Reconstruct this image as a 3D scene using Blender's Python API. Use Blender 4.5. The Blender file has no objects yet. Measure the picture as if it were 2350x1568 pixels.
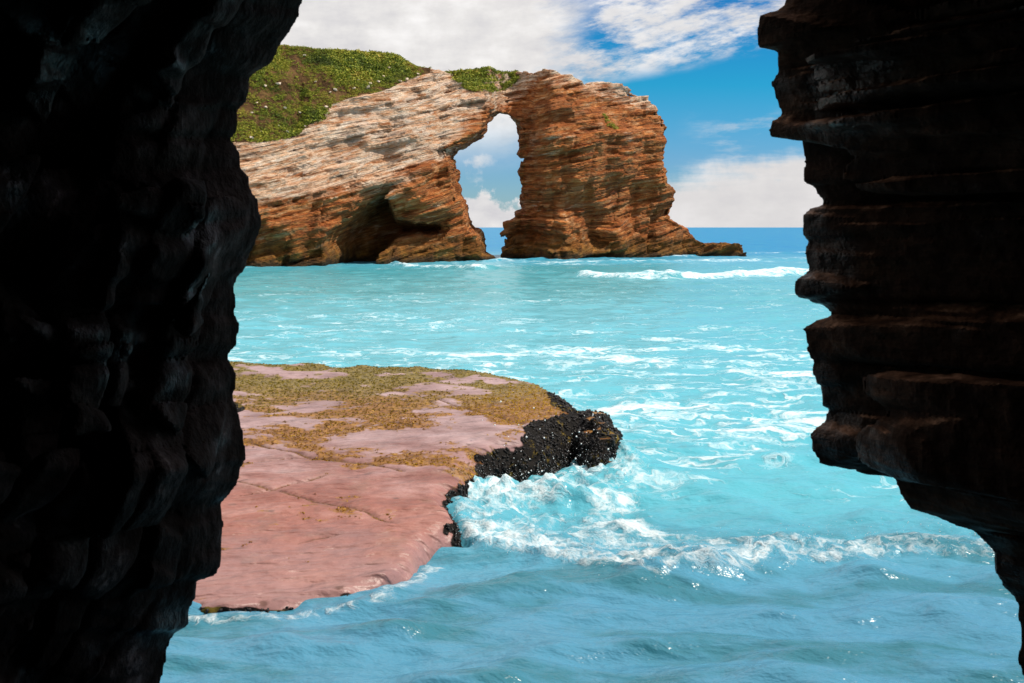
import bpy, math, random
import numpy as np
from mathutils import Vector

# ------------------------------------------------------------------ basics
scene = bpy.context.scene
COL = scene.collection
R = math.radians
random.seed(7)
rng = np.random.default_rng(11)

F, CX, CY, H = 2520.0, 1175.0, 522.0, 3.2      # photograph's focal length / horizon (2350 px wide), eye height
SUN = Vector((0.60, -0.012, 0.80)).normalized()  # direction towards the sun


# ------------------------------------------------------------------ numpy noise
def _hash(ix, iy, iz, seed):
    h = (ix.astype(np.uint32) * np.uint32(374761393) + iy.astype(np.uint32) * np.uint32(668265263)
         + iz.astype(np.uint32) * np.uint32(2246822519) + np.uint32((seed * 3266489917) & 0xffffffff))
    h ^= h >> np.uint32(15)
    h *= np.uint32(2246822519)
    h ^= h >> np.uint32(13)
    h *= np.uint32(3266489917)
    h ^= h >> np.uint32(16)
    return h


def hash01(a, b, c, seed=0):
    a, b, c = np.broadcast_arrays(a, b, c)
    h = _hash(np.floor(a).astype(np.int64), np.floor(b).astype(np.int64), np.floor(c).astype(np.int64), seed)
    return h.astype(np.float32) / np.float32(4294967295.0)


def _noise(x, y, z, seed):
    xi, yi, zi = np.floor(x), np.floor(y), np.floor(z)
    fx, fy, fz = (x - xi).astype(np.float32), (y - yi).astype(np.float32), (z - zi).astype(np.float32)
    xi, yi, zi = xi.astype(np.int64), yi.astype(np.int64), zi.astype(np.int64)
    sx, sy, sz = fx * fx * (3 - 2 * fx), fy * fy * (3 - 2 * fy), fz * fz * (3 - 2 * fz)

    def g(i, j, k):
        h = _hash(xi + i, yi + j, zi + k, seed)
        gx = (h & np.uint32(1023)).astype(np.float32) / 511.5 - 1
        gy = ((h >> np.uint32(10)) & np.uint32(1023)).astype(np.float32) / 511.5 - 1
        gz = ((h >> np.uint32(20)) & np.uint32(1023)).astype(np.float32) / 511.5 - 1
        return gx * (fx - i) + gy * (fy - j) + gz * (fz - k)
    a = g(0, 0, 0); a += sx * (g(1, 0, 0) - a)
    b = g(0, 1, 0); b += sx * (g(1, 1, 0) - b)
    a += sy * (b - a)
    c = g(0, 0, 1); c += sx * (g(1, 0, 1) - c)
    d = g(0, 1, 1); d += sx * (g(1, 1, 1) - d)
    c += sy * (d - c)
    return a + sz * (c - a)


def noise(x, y, z, seed=0, octaves=1, gain=0.5):
    x, y, z = np.broadcast_arrays(np.asarray(x, np.float32), np.asarray(y, np.float32), np.asarray(z, np.float32))
    shp = x.shape
    x, y, z = x.ravel(), y.ravel(), z.ravel()
    out = np.zeros(x.size, np.float32)
    CH = 400000
    for s in range(0, x.size, CH):
        e = s + CH
        amp, fr = 1.0, 1.0
        for o in range(octaves):
            out[s:e] += amp * _noise(x[s:e] * fr + o * 17.3, y[s:e] * fr + o * 9.1, z[s:e] * fr + o * 5.7, seed + o * 31)
            amp *= gain
            fr *= 2.03
    return out.reshape(shp)


def sstep(a, b, x):
    t = np.clip((x - a) / (b - a), 0, 1)
    return t * t * (3 - 2 * t)


def poly_sdf(px, pz, poly):
    """signed distance (negative inside) of points to a closed polygon"""
    poly = np.asarray(poly, np.float64)
    shp = px.shape
    px, pz = px.ravel().astype(np.float64), pz.ravel().astype(np.float64)
    d = np.full(px.size, 1e9)
    s = np.ones(px.size)
    n = len(poly)
    for i in range(n):
        ax, az = poly[i]
        bx, bz = poly[i - 1]
        ex, ez = bx - ax, bz - az
        wx, wz = px - ax, pz - az
        t = np.clip((wx * ex + wz * ez) / (ex * ex + ez * ez + 1e-12), 0, 1)
        dx, dz = wx - ex * t, wz - ez * t
        d = np.minimum(d, dx * dx + dz * dz)
        c1, c2, c3 = pz >= az, pz < bz, ex * wz > ez * wx
        flip = (c1 & c2 & c3) | (~c1 & ~c2 & ~c3)
        s = np.where(flip, -s, s)
    return (s * np.sqrt(d)).reshape(shp).astype(np.float32)


def line_dist(px, py, pts):
    d = np.full(px.shape, 1e9)
    for (ax, ay), (bx, by) in zip(pts[:-1], pts[1:]):
        ex, ey = bx - ax, by - ay
        wx, wy = px - ax, py - ay
        t = np.clip((wx * ex + wy * ey) / (ex * ex + ey * ey + 1e-12), 0, 1)
        d = np.minimum(d, np.hypot(wx - ex * t, wy - ey * t))
    return d


def surface_nets(f, origin, h):
    """f: scalar grid (negative inside) -> verts, quads"""
    f = f.copy()
    big = np.float32(h)
    for ax in range(3):
        for i in (0, -1):
            sl = [slice(None)] * 3
            sl[ax] = i
            f[tuple(sl)] = np.maximum(f[tuple(sl)], big)
    ins = f < 0
    nx, ny, nz = f.shape
    cnt = np.zeros((nx - 1, ny - 1, nz - 1), np.int8)
    for i in (0, 1):
        for j in (0, 1):
            for k in (0, 1):
                cnt += ins[i:nx - 1 + i, j:ny - 1 + j, k:nz - 1 + k]
    act = (cnt > 0) & (cnt < 8)
    ci, cj, ck = np.nonzero(act)
    vid = np.full(act.shape, -1, np.int32)
    vid[ci, cj, ck] = np.arange(ci.size, dtype=np.int32)
    acc = np.zeros((ci.size, 3), np.float32)
    num = np.zeros(ci.size, np.float32)
    corners = [(i, j, k) for i in (0, 1) for j in (0, 1) for k in (0, 1)]
    val = {c: f[ci + c[0], cj + c[1], ck + c[2]] for c in corners}
    for c in corners:
        for ax in range(3):
            if c[ax] == 0:
                d = list(c); d[ax] = 1; d = tuple(d)
                a, b = val[c], val[d]
                m = (a < 0) != (b < 0)
                t = np.where(m, a / np.where(m, a - b, 1), 0)
                for q in range(3):
                    acc[:, q] += np.where(m, c[q] + (t if q == ax else 0), 0)
                num += m
    v = acc / num[:, None] + np.stack([ci, cj, ck], 1)
    v = v * h + np.asarray(origin, np.float32)
    quads = []
    for ax in range(3):
        a = [slice(None)] * 3; b = [slice(None)] * 3
        a[ax] = slice(0, -1); b[ax] = slice(1, None)
        A, B = ins[tuple(a)], ins[tuple(b)]
        o1, o2 = (ax + 1) % 3, (ax + 2) % 3
        idx = np.argwhere(A != B)
        ok = (idx[:, o1] > 0) & (idx[:, o2] > 0) & (idx[:, o1] < f.shape[o1] - 1) & (idx[:, o2] < f.shape[o2] - 1)
        idx = idx[ok]
        out = A[idx[:, 0], idx[:, 1], idx[:, 2]]
        def cell(d1, d2):
            q = idx.copy()
            q[:, o1] += d1; q[:, o2] += d2
            return vid[q[:, 0], q[:, 1], q[:, 2]]
        q = np.stack([cell(-1, -1), cell(0, -1), cell(0, 0), cell(-1, 0)], 1)
        q[~out] = q[~out][:, ::-1]
        quads.append(q)
    quads = np.concatenate(quads)
    quads = quads[(quads >= 0).all(1)]
    # drop loose crumbs: keep only large connected pieces
    lab = np.arange(len(v), dtype=np.int64)
    for _ in range(400):
        m = lab[quads].min(1)
        new = lab.copy()
        for c in range(4):
            np.minimum.at(new, quads[:, c], m)
        new = new[new]
        if np.array_equal(new, lab):
            break
        lab = new
    size = np.bincount(lab, minlength=len(v))
    keep = size[lab[quads[:, 0]]] > 0.05 * len(v)
    v, quads, _ = compact(v, quads[keep], {})
    return v, quads


def vert_normals(v, q):
    n = np.cross(v[q[:, 2]] - v[q[:, 0]], v[q[:, 3 if q.shape[1] > 3 else 1]] - v[q[:, 1 if q.shape[1] > 3 else 0]])
    if q.shape[1] == 3:
        n = np.cross(v[q[:, 1]] - v[q[:, 0]], v[q[:, 2]] - v[q[:, 0]])
    out = np.zeros_like(v)
    for c in range(q.shape[1]):
        for k in range(3):
            out[:, k] += np.bincount(q[:, c], n[:, k], minlength=len(v))
    return out / (np.linalg.norm(out, axis=1, keepdims=True) + 1e-9)


def relax(v, q, it=1, w=0.5):
    for _ in range(it):
        acc = np.zeros_like(v); cnt = np.zeros(len(v), np.float32)
        for a in range(4):
            for b in (q[:, (a + 1) % 4], q[:, (a + 3) % 4]):
                for k in range(3):
                    acc[:, k] += np.bincount(q[:, a], v[b, k], minlength=len(v))
                cnt += np.bincount(q[:, a], minlength=len(v))
        v = v * (1 - w) + w * acc / np.maximum(cnt, 1)[:, None]
    return v.astype(np.float32)


def make_mesh(name, v, faces, mat=None, parent=None, smooth=True, attrs=None, link=True):
    """faces: (n,k) int array"""
    me = bpy.data.meshes.new(name)
    v = np.asarray(v, np.float32)
    faces = np.asarray(faces, np.int32)
    n, k = faces.shape
    me.vertices.add(len(v)); me.vertices.foreach_set('co', v.ravel())
    me.loops.add(n * k); me.loops.foreach_set('vertex_index', faces.ravel())
    me.polygons.add(n)
    me.polygons.foreach_set('loop_start', np.arange(0, n * k, k, dtype=np.int32))
    me.polygons.foreach_set('loop_total', np.full(n, k, np.int32))
    for an, av in (attrs or {}).items():
        a = me.attributes.new(an, 'FLOAT', 'POINT')
        a.data.foreach_set('value', np.asarray(av, np.float32))
    me.polygons.foreach_set('use_smooth', np.full(n, smooth, bool))
    me.update(calc_edges=True)
    if mat:
        me.materials.append(mat)
    o = bpy.data.objects.new(name, me)
    if link:
        COL.objects.link(o)
    if parent:
        o.parent = parent
    return o


def compact(v, q, attrs):
    used = np.unique(q)
    re = np.full(len(v), -1, np.int32)
    re[used] = np.arange(len(used), dtype=np.int32)
    return v[used], re[q], {k: a[used] for k, a in attrs.items()}


def tag(o, label=None, cat=None, group=None, kind=None):
    if label: o['label'] = label
    if cat: o['category'] = cat
    if group: o['group'] = group
    if kind: o['kind'] = kind
    return o


# ------------------------------------------------------------------ node graph helper
class G:
    def __init__(s, tree):
        s.t = tree; s.n = tree.nodes; s.l = tree.links

    def node(s, typ, **kw):
        n = s.n.new(typ)
        for k, v in kw.items():
            setattr(n, k, v)
        return n

    def put(s, sock, val):
        if isinstance(val, E): s.l.new(val.s, sock)
        elif hasattr(val, 'is_output'): s.l.new(val, sock)
        else: sock.default_value = val

    def m(s, op, a, b=0.0, c=0.0, clamp=False):
        n = s.node('ShaderNodeMath', operation=op, use_clamp=clamp)
        s.put(n.inputs[0], a); s.put(n.inputs[1], b)
        if len(n.inputs) > 2: s.put(n.inputs[2], c)
        return E(s, n.outputs[0])

    def attr(s, name):
        return E(s, s.node('ShaderNodeAttribute', attribute_name=name).outputs['Fac'])

    def xyz(s, vec):
        n = s.node('ShaderNodeSeparateXYZ'); s.put(n.inputs[0], vec)
        return [E(s, o) for o in n.outputs]

    def vec(s, x, y, z):
        n = s.node('ShaderNodeCombineXYZ')
        for i, q in enumerate((x, y, z)): s.put(n.inputs[i], q)
        return n.outputs[0]

    def noise(s, vec, scale=1.0, detail=4.0, rough=0.5, dist=0.0):
        n = s.node('ShaderNodeTexNoise')
        s.put(n.inputs['Vector'], vec)
        n.inputs['Scale'].default_value = scale; n.inputs['Detail'].default_value = detail
        n.inputs['Roughness'].default_value = rough; n.inputs['Distortion'].default_value = dist
        return E(s, n.outputs['Fac'])

    def voro(s, vec, scale=1.0, feature='F1', rnd=1.0):
        n = s.node('ShaderNodeTexVoronoi', feature=feature)
        s.put(n.inputs['Vector'], vec)
        n.inputs['Scale'].default_value = scale
        n.inputs['Randomness'].default_value = rnd
        return E(s, n.outputs['Distance'])

    def ramp(s, fac, stops):
        n = s.node('ShaderNodeValToRGB')
        s.put(n.inputs[0], fac)
        el = n.color_ramp.elements
        while len(el) < len(stops): el.new(0.5)
        for e, (p, c) in zip(el, stops):
            e.position = p; e.color = (*c, 1)
        return n.outputs[0]

    def mix(s, fac, a, b, blend='MIX'):
        n = s.node('ShaderNodeMix', data_type='RGBA', blend_type=blend)
        s.put(n.inputs[0], fac)
        for i, q in ((6, a), (7, b)):
            if isinstance(q, tuple): n.inputs[i].default_value = (*q, 1) if len(q) == 3 else q
            else: s.put(n.inputs[i], q)
        return n.outputs[2]

    def ss(s, x, a, b):
        n = s.node('ShaderNodeMapRange', interpolation_type='SMOOTHSTEP')
        s.put(n.inputs[0], x)
        s.put(n.inputs[1], a); s.put(n.inputs[2], b)
        return E(s, n.outputs[0])

    def cells(s, vec, scale=1.0):
        n = s.node('ShaderNodeTexVoronoi', feature='F1', distance='CHEBYCHEV')
        s.put(n.inputs['Vector'], vec)
        n.inputs['Scale'].default_value = scale
        return s.xyz(n.outputs['Color'])

    def bump(s, height, strength=0.5, dist=0.1, normal=None):
        n = s.node('ShaderNodeBump')
        n.inputs['Strength'].default_value = strength; n.inputs['Distance'].default_value = dist
        s.put(n.inputs['Height'], height)
        if normal is not None: s.put(n.inputs['Normal'], normal)
        return n.outputs[0]


class E:
    def __init__(s, g, sock): s.g = g; s.s = sock
    def __add__(s, o): return s.g.m('ADD', s, o)
    __radd__ = __add__
    def __sub__(s, o): return s.g.m('SUBTRACT', s, o)
    def __rsub__(s, o): return s.g.m('SUBTRACT', o, s)
    def __mul__(s, o): return s.g.m('MULTIPLY', s, o)
    __rmul__ = __mul__
    def __truediv__(s, o): return s.g.m('DIVIDE', s, o)
    def max(s, o): return s.g.m('MAXIMUM', s, o)
    def min(s, o): return s.g.m('MINIMUM', s, o)
    def clamp(s): return s.g.m('ADD', s, 0.0, clamp=True)


def material(name, rough=0.8, spec=0.3):
    m = bpy.data.materials.new(name)
    m.use_nodes = True
    g = G(m.node_tree)
    b = m.node_tree.nodes['Principled BSDF']
    b.inputs['Roughness'].default_value = rough
    b.inputs['Specular IOR Level'].default_value = spec
    pos = g.node('ShaderNodeNewGeometry').outputs['Position']
    return m, g, b, pos


# ------------------------------------------------------------------ materials
def mat_cliff():
    m, g, b, pos = material('cliff_rock', 0.85, 0.2)
    x, y, z = g.xyz(pos)
    s = g.attr('strata'); pale = g.attr('pale')
    v1 = g.vec(x * 0.16, y * 0.16, s * 1.6)
    v2 = g.vec(x * 0.7, y * 0.7, s * 5.0)
    n1 = g.noise(v1, 1.0, 5, 0.6)
    n2 = g.noise(v2, 1.0, 4, 0.55)
    n3 = g.noise(pos, 0.35, 4, 0.55)
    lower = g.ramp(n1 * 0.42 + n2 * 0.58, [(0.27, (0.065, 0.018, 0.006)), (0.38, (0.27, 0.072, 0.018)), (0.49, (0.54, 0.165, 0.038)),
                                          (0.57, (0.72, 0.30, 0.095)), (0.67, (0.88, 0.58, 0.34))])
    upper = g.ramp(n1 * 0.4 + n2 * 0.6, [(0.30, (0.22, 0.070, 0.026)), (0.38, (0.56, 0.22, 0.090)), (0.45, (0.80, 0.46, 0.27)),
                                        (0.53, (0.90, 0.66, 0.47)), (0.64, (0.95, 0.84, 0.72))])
    seam = g.noise(g.vec(x * 0.22 + 3.0, y * 0.22, s * 4.2), 1.0, 3, 0.6)
    wq = (n3 - 0.5) * 0.8
    ca = g.cells(g.vec(x * 0.42 + wq, y * 0.30, s * 0.95 + wq * 0.5)); cb = g.cells(g.vec(x * 0.95 + wq, y * 0.7, s * 2.9 + wq))
    blk = ca[0] * 0.7 + cb[0] * 0.5
    n4 = g.noise(g.vec(x * 0.12 + 9.0, y * 0.12, s * 0.9), 1.0, 4, 0.6)
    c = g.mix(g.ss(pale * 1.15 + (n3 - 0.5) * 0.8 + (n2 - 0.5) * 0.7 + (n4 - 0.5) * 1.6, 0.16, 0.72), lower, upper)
    rust = g.noise(g.vec(x * 0.22, y * 0.22, z * 0.18), 1.0, 4, 0.6)
    c = g.mix(g.ss(rust, 0.52, 0.68) * (1.0 - pale * 0.75) * 0.6, c, (0.30, 0.085, 0.022))
    pw = g.ss(pale, 0.3, 0.9)
    c = g.mix(g.ss(ca[1], 0.55, 1.0) * (0.55 - pw * 0.40), c, (0.42, 0.13, 0.035))
    c = g.mix(g.ss(cb[1], 0.55, 1.0) * (0.40 + pw * 0.25), c, g.mix(pale.clamp(), (0.62, 0.36, 0.17), (0.90, 0.76, 0.64)))
    c = g.mix(g.ss(cb[2], 0.70, 1.0) * (0.40 - pw * 0.25), c, (0.24, 0.07, 0.02))
    c = g.mix(g.ss(seam, 0.42, 0.35) * 0.6, c, (0.14, 0.045, 0.018))
    seam2 = g.noise(g.vec(x * 0.30 + 7.0, y * 0.30, s * 9.0), 1.0, 2, 0.5)
    c = g.mix(g.ss(seam2, 0.40, 0.33) * 0.65, c, (0.07, 0.026, 0.012))
    # tide zone: ochre weed and lichen, dark at the waterline
    t = g.noise(pos, 0.9, 5, 0.65)
    c = g.mix(g.ss(z + (t - 0.5) * 3.5, 3.0, 0.9) * 0.7, c, g.ramp(t, [(0.35, (0.040, 0.024, 0.006)), (0.55, (0.22, 0.115, 0.015)), (0.7, (0.42, 0.24, 0.04))]))
    c = g.mix(g.ss(z + (t - 0.5) * 0.8, 0.75, 0.2) * 0.8, c, (0.025, 0.022, 0.012))
    g.put(b.inputs['Base Color'], c)
    hgt = g.noise(g.vec(x * 0.5, y * 0.5, s * 7.0), 1.0, 6, 0.7)
    nn = g.bump(hgt + g.ss(seam, 0.36, 0.46) * 0.5 + blk * 0.6, 1.0, 1.0)
    hg2 = g.noise(pos, 2.2, 6, 0.7)
    g.put(b.inputs['Normal'], g.bump(hg2, 0.6, 0.25, nn))
    return m


def mat_soil():
    m, g, b, pos = material('hill_soil', 0.95, 0.1)
    n = g.noise(pos, 0.6, 6, 0.65); n2 = g.noise(pos, 4.0, 5, 0.7)
    c = g.ramp(n * 0.6 + n2 * 0.4, [(0.32, (0.028, 0.016, 0.008)), (0.46, (0.075, 0.040, 0.018)), (0.56, (0.14, 0.080, 0.032)), (0.66, (0.17, 0.125, 0.035)), (0.75, (0.34, 0.23, 0.14))])
    g.put(b.inputs['Base Color'], c)
    g.put(b.inputs['Normal'], g.bump(n2, 0.8, 0.3))
    return m


def mat_heath():
    m, g, b, pos = material('heath_leaves', 0.7, 0.25)
    t = g.attr('tint')
    n = g.noise(pos, 0.25, 3, 0.6)
    c = g.ramp(t * 0.75 + (n - 0.5) * 0.9 + 0.12, [(0.05, (0.045, 0.065, 0.010)), (0.32, (0.135, 0.175, 0.014)), (0.60, (0.26, 0.275, 0.022)), (0.82, (0.36, 0.30, 0.040)), (1.0, (0.30, 0.18, 0.06))])
    g.put(b.inputs['Base Color'], c)
    b.inputs['Subsurface Weight'].default_value = 0.0
    return m


def mat_wall(name, streak):
    m, g, b, pos = material(name, 0.5, 0.35)
    x, y, z = g.xyz(pos)
    if streak == 'h':
        v = g.vec(x * 0.8, y * 0.8, z * 5.0)
    else:
        v = g.vec(x * 3.0, y * 3.0, z * 0.9)
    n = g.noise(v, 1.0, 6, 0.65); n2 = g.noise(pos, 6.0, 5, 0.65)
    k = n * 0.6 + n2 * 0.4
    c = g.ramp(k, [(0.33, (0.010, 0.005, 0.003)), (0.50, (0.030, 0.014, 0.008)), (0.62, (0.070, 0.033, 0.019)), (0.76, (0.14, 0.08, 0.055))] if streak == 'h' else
               [(0.35, (0.010, 0.006, 0.004)), (0.50, (0.028, 0.017, 0.013)), (0.60, (0.07, 0.048, 0.042)), (0.70, (0.34, 0.25, 0.23))])  # palest stops paint in the highlights of the left wall
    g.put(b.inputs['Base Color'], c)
    if streak == 'h':      # light on the ledge tops painted in as paler brown
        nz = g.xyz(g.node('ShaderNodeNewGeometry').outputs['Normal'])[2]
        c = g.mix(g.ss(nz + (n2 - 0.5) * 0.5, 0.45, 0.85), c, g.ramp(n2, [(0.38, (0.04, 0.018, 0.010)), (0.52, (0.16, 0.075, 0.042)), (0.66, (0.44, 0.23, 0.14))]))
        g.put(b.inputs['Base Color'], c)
    wetp = g.ss(g.noise(pos, 1.3, 4, 0.6), 0.52, 0.66)
    g.put(b.inputs['Specular IOR Level'], 0.05 + wetp * (0.08 if streak == 'h' else 0.22))
    g.put(b.inputs['Roughness'], 0.8 - wetp * 0.45)
    g.put(b.inputs['Normal'], g.bump(k, 0.9, 0.10))
    return m


def mat_slab():
    m, g, b, pos = material('flat_rock_stone', 0.6, 0.35)
    x, y, z = g.xyz(pos)
    w = g.attr('weed'); mu = g.attr('mussel'); cr = g.attr('crack'); wet = g.attr('wet')
    n = g.noise(g.vec(x * 1.1, y * 2.2, z * 2.0), 1.0, 5, 0.6)
    n2 = g.noise(pos, 9.0, 5, 0.65)
    c = g.ramp(n * 0.7 + n2 * 0.3, [(0.3, (0.135, 0.036, 0.024)), (0.5, (0.28, 0.094, 0.066)), (0.7, (0.41, 0.195, 0.16))])
    mot = g.noise(pos, 2.6, 6, 0.7)
    c = g.mix(g.ss(mot, 0.50, 0.64) * 0.45, c, (0.25, 0.125, 0.085))
    c = g.mix(g.ss(z + (n - 0.5) * 0.5, 0.34, 0.04) * 0.55, c, (0.33, 0.215, 0.225))
    pit = g.voro(g.vec(x * 2.4, y * 3.6, z), 1.0, 'F1')
    c = g.mix(g.ss(pit + (n2 - 0.5) * 0.25, 0.15, 0.05) * 0.7, c, (0.09, 0.035, 0.02))
    far = g.ss(y + (n - 0.5) * 3.0, 10.6, 14.5)
    c = g.mix(far * 0.8, c, g.ramp(n, [(0.3, (0.18, 0.115, 0.12)), (0.7, (0.42, 0.32, 0.345))]))
    wn = g.noise(pos, 14.0, 4, 0.7)
    wc = g.ramp(wn, [(0.3, (0.075, 0.026, 0.002)), (0.5, (0.20, 0.080, 0.004)), (0.7, (0.38, 0.185, 0.008))])
    wc = g.mix(g.ss(y + (n - 0.5) * 2.0, 14.6, 17.0) * 0.8, wc, g.ramp(wn, [(0.3, (0.040, 0.044, 0.003)), (0.7, (0.21, 0.175, 0.010))]))
    c = g.mix(g.ss(w + (wn - 0.5) * 0.45, 0.42, 0.62) * 0.9, c, wc)
    c = g.mix(g.ss(cr, 0.2, 0.9) * 0.7, c, (0.10, 0.045, 0.02))
    c = g.mix(g.ss(mu + (wn - 0.5) * 0.5, 0.35, 0.6), c, g.ramp(wn, [(0.35, (0.003, 0.003, 0.003)), (0.65, (0.010, 0.008, 0.007)), (0.8, (0.04, 0.03, 0.012))]))
    c = g.mix(g.ss(mu, 0.3, 0.5) * g.ss(g.noise(pos, 3.0, 5, 0.7), 0.54, 0.64) * 0.8, c, (0.17, 0.12, 0.02))
    g.put(b.inputs['Base Color'], c)
    g.put(b.inputs['Roughness'], 0.60 - wet * 0.15 + g.ss(mu, 0.2, 0.5) * 0.2)
    g.put(b.inputs['Specular IOR Level'], 0.45 - g.ss(mu, 0.2, 0.5) * 0.35)
    rip = g.noise(g.vec(x * 1.5 + y * 0.5, y * 5.0 - x * 1.5, z * 3.0), 1.0, 2, 0.45)
    nn = g.bump(rip, 1.0, 0.17)
    nn = g.bump(g.noise(g.vec(x * 4.0 + y, y * 9.0 - x * 2.0, z * 4.0), 1.0, 2, 0.5), 0.8, 0.06, nn)
    nn = g.bump(n2 + mot * 1.5, 0.3, 0.04, nn)
    g.put(b.inputs['Normal'], nn)
    return m


def mat_plain(name, col, rough, spec=0.4, var=0.5, scale=8.0):
    m, g, b, pos = material(name, rough, spec)
    n = g.noise(pos, scale, 4, 0.6)
    g.put(b.inputs['Base Color'], g.mix(n, tuple(q * (1 - var) for q in col), tuple(min(1, q * (1 + var)) for q in col)))
    g.put(b.inputs['Normal'], g.bump(n, 0.4, 0.05))
    return m


def mat_water():
    m, g, b, pos = material('sea_water', 0.06, 0.4)
    x, y, z = g.xyz(pos)
    dens = g.attr('foam'); deep = g.attr('deep'); fine = g.attr('fine')
    b.inputs['IOR'].default_value = 1.33
    wn = g.noise(g.vec(x * 0.12, y * 0.25, 0.0), 1.0, 3, 0.5)
    c = g.mix((deep + (wn - 0.5) * 0.15).clamp(), (0.094, 0.42, 0.525), (0.004, 0.18, 0.41))
    c = g.mix((g.attr('cliff_reflection') * (0.4 + wn * 1.2)).clamp(), c, (0.045, 0.27, 0.31))  # cliff's reflection painted into the water colour as a darker band
    c = g.mix(g.ss(wn, 0.35, 0.7) * 0.3, c, (0.06, 0.33, 0.40))
    c = g.mix(g.ss(y, 13.5, 9.0) * 0.9, c, (0.066, 0.24, 0.395))
    c = g.mix(g.ss(y, 13.0, 10.5) * g.ss(g.noise(g.vec(x * 0.55 + y * 0.3, y * 1.3, 0.0), 1.0, 4, 0.6), 0.46, 0.62) * 0.85, c, (0.028, 0.165, 0.225))  # dark troughs mirroring the cave, painted in as noise patches
    g.put(b.inputs['Specular IOR Level'], 0.5 - deep * 0.36)
    # foam lace: warped cell edges in the lee of streaks
    wa = g.noise(g.vec(x * 0.7, y * 0.7, 0.0), 1.0, 4, 0.6)
    wb = g.noise(g.vec(x * 0.7 + 31.0, y * 0.7, 3.0), 1.0, 4, 0.6)
    px, py = x + (wa - 0.5) * 2.6, y + (wb - 0.5) * 2.6
    def ridge(n, k):
        return 1.0 - (g.m('ABSOLUTE', n - 0.5) * k).min(1.0)
    f1 = ridge(g.noise(g.vec(px * 0.40, py * 1.0, 0.0), 1.0, 3, 0.5), 9.0)
    f2 = ridge(g.noise(g.vec(px * 1.1, py * 2.4, 4.0), 1.0, 3, 0.5), 8.0)
    f3 = ridge(g.noise(g.vec(px * 3.2, py * 5.0, 9.0), 1.0, 3, 0.5), 7.0)
    blot = g.noise(g.vec(px * 0.30, py * 0.85, 1.0), 1.0, 6, 0.66)
    sm = g.noise(g.vec(px * 2.5, py * 4.0, 7.0), 1.0, 5, 0.7)
    pat = blot * 0.85 + f1 * 0.20 + f2 * 0.20 + f3 * 0.10 + sm * 0.20 - 0.13
    bub = g.noise(g.vec(x * 8.0, y * 8.0, z * 8.0), 1.0, 6, 0.78)
    f4 = ridge(g.noise(g.vec(px * 1.6, py * 2.6, z * 3.0), 1.0, 5, 0.65), 7.0)
    pat2 = bub * 0.55 + sm * 0.45 + f4 * 0.32
    pat = pat * (1.0 - fine) + pat2 * fine
    thr = 0.97 - dens * 0.70
    foam = g.ss(pat, thr, thr + 0.32 + fine * 0.14)
    fc = g.ramp(bub * 0.5 + f4 * 0.3 + sm * 0.2, [(0.34, (0.36, 0.62, 0.74)), (0.64, (0.82, 0.88, 0.92))])
    c = g.mix(foam * (0.84 - fine * 0.06), c, fc)
    g.put(b.inputs['Base Color'], c)
    g.put(b.inputs['Roughness'], 0.22 + foam * 0.5 + deep * 0.2)
    r1 = g.noise(g.vec(x * 1.3 + y * 0.5, y * 2.4, 0.0), 1.0, 5, 0.55) * (1.0 + g.ss(y, 16.0, 9.0) * 0.5 - g.ss(y, 22.0, 60.0) * 0.6)
    r2 = g.noise(g.vec(x * 7.0, y * 9.0, 0.0), 1.0, 4, 0.6)
    nn = g.bump(r1, 0.45, 0.22)
    nn = g.bump(r2, 0.12, 0.05, nn)
    nn = g.bump((bub + f4 * 0.3) * foam, 0.45, 0.07, nn)
    g.put(b.inputs['Normal'], nn)
    return m


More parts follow.
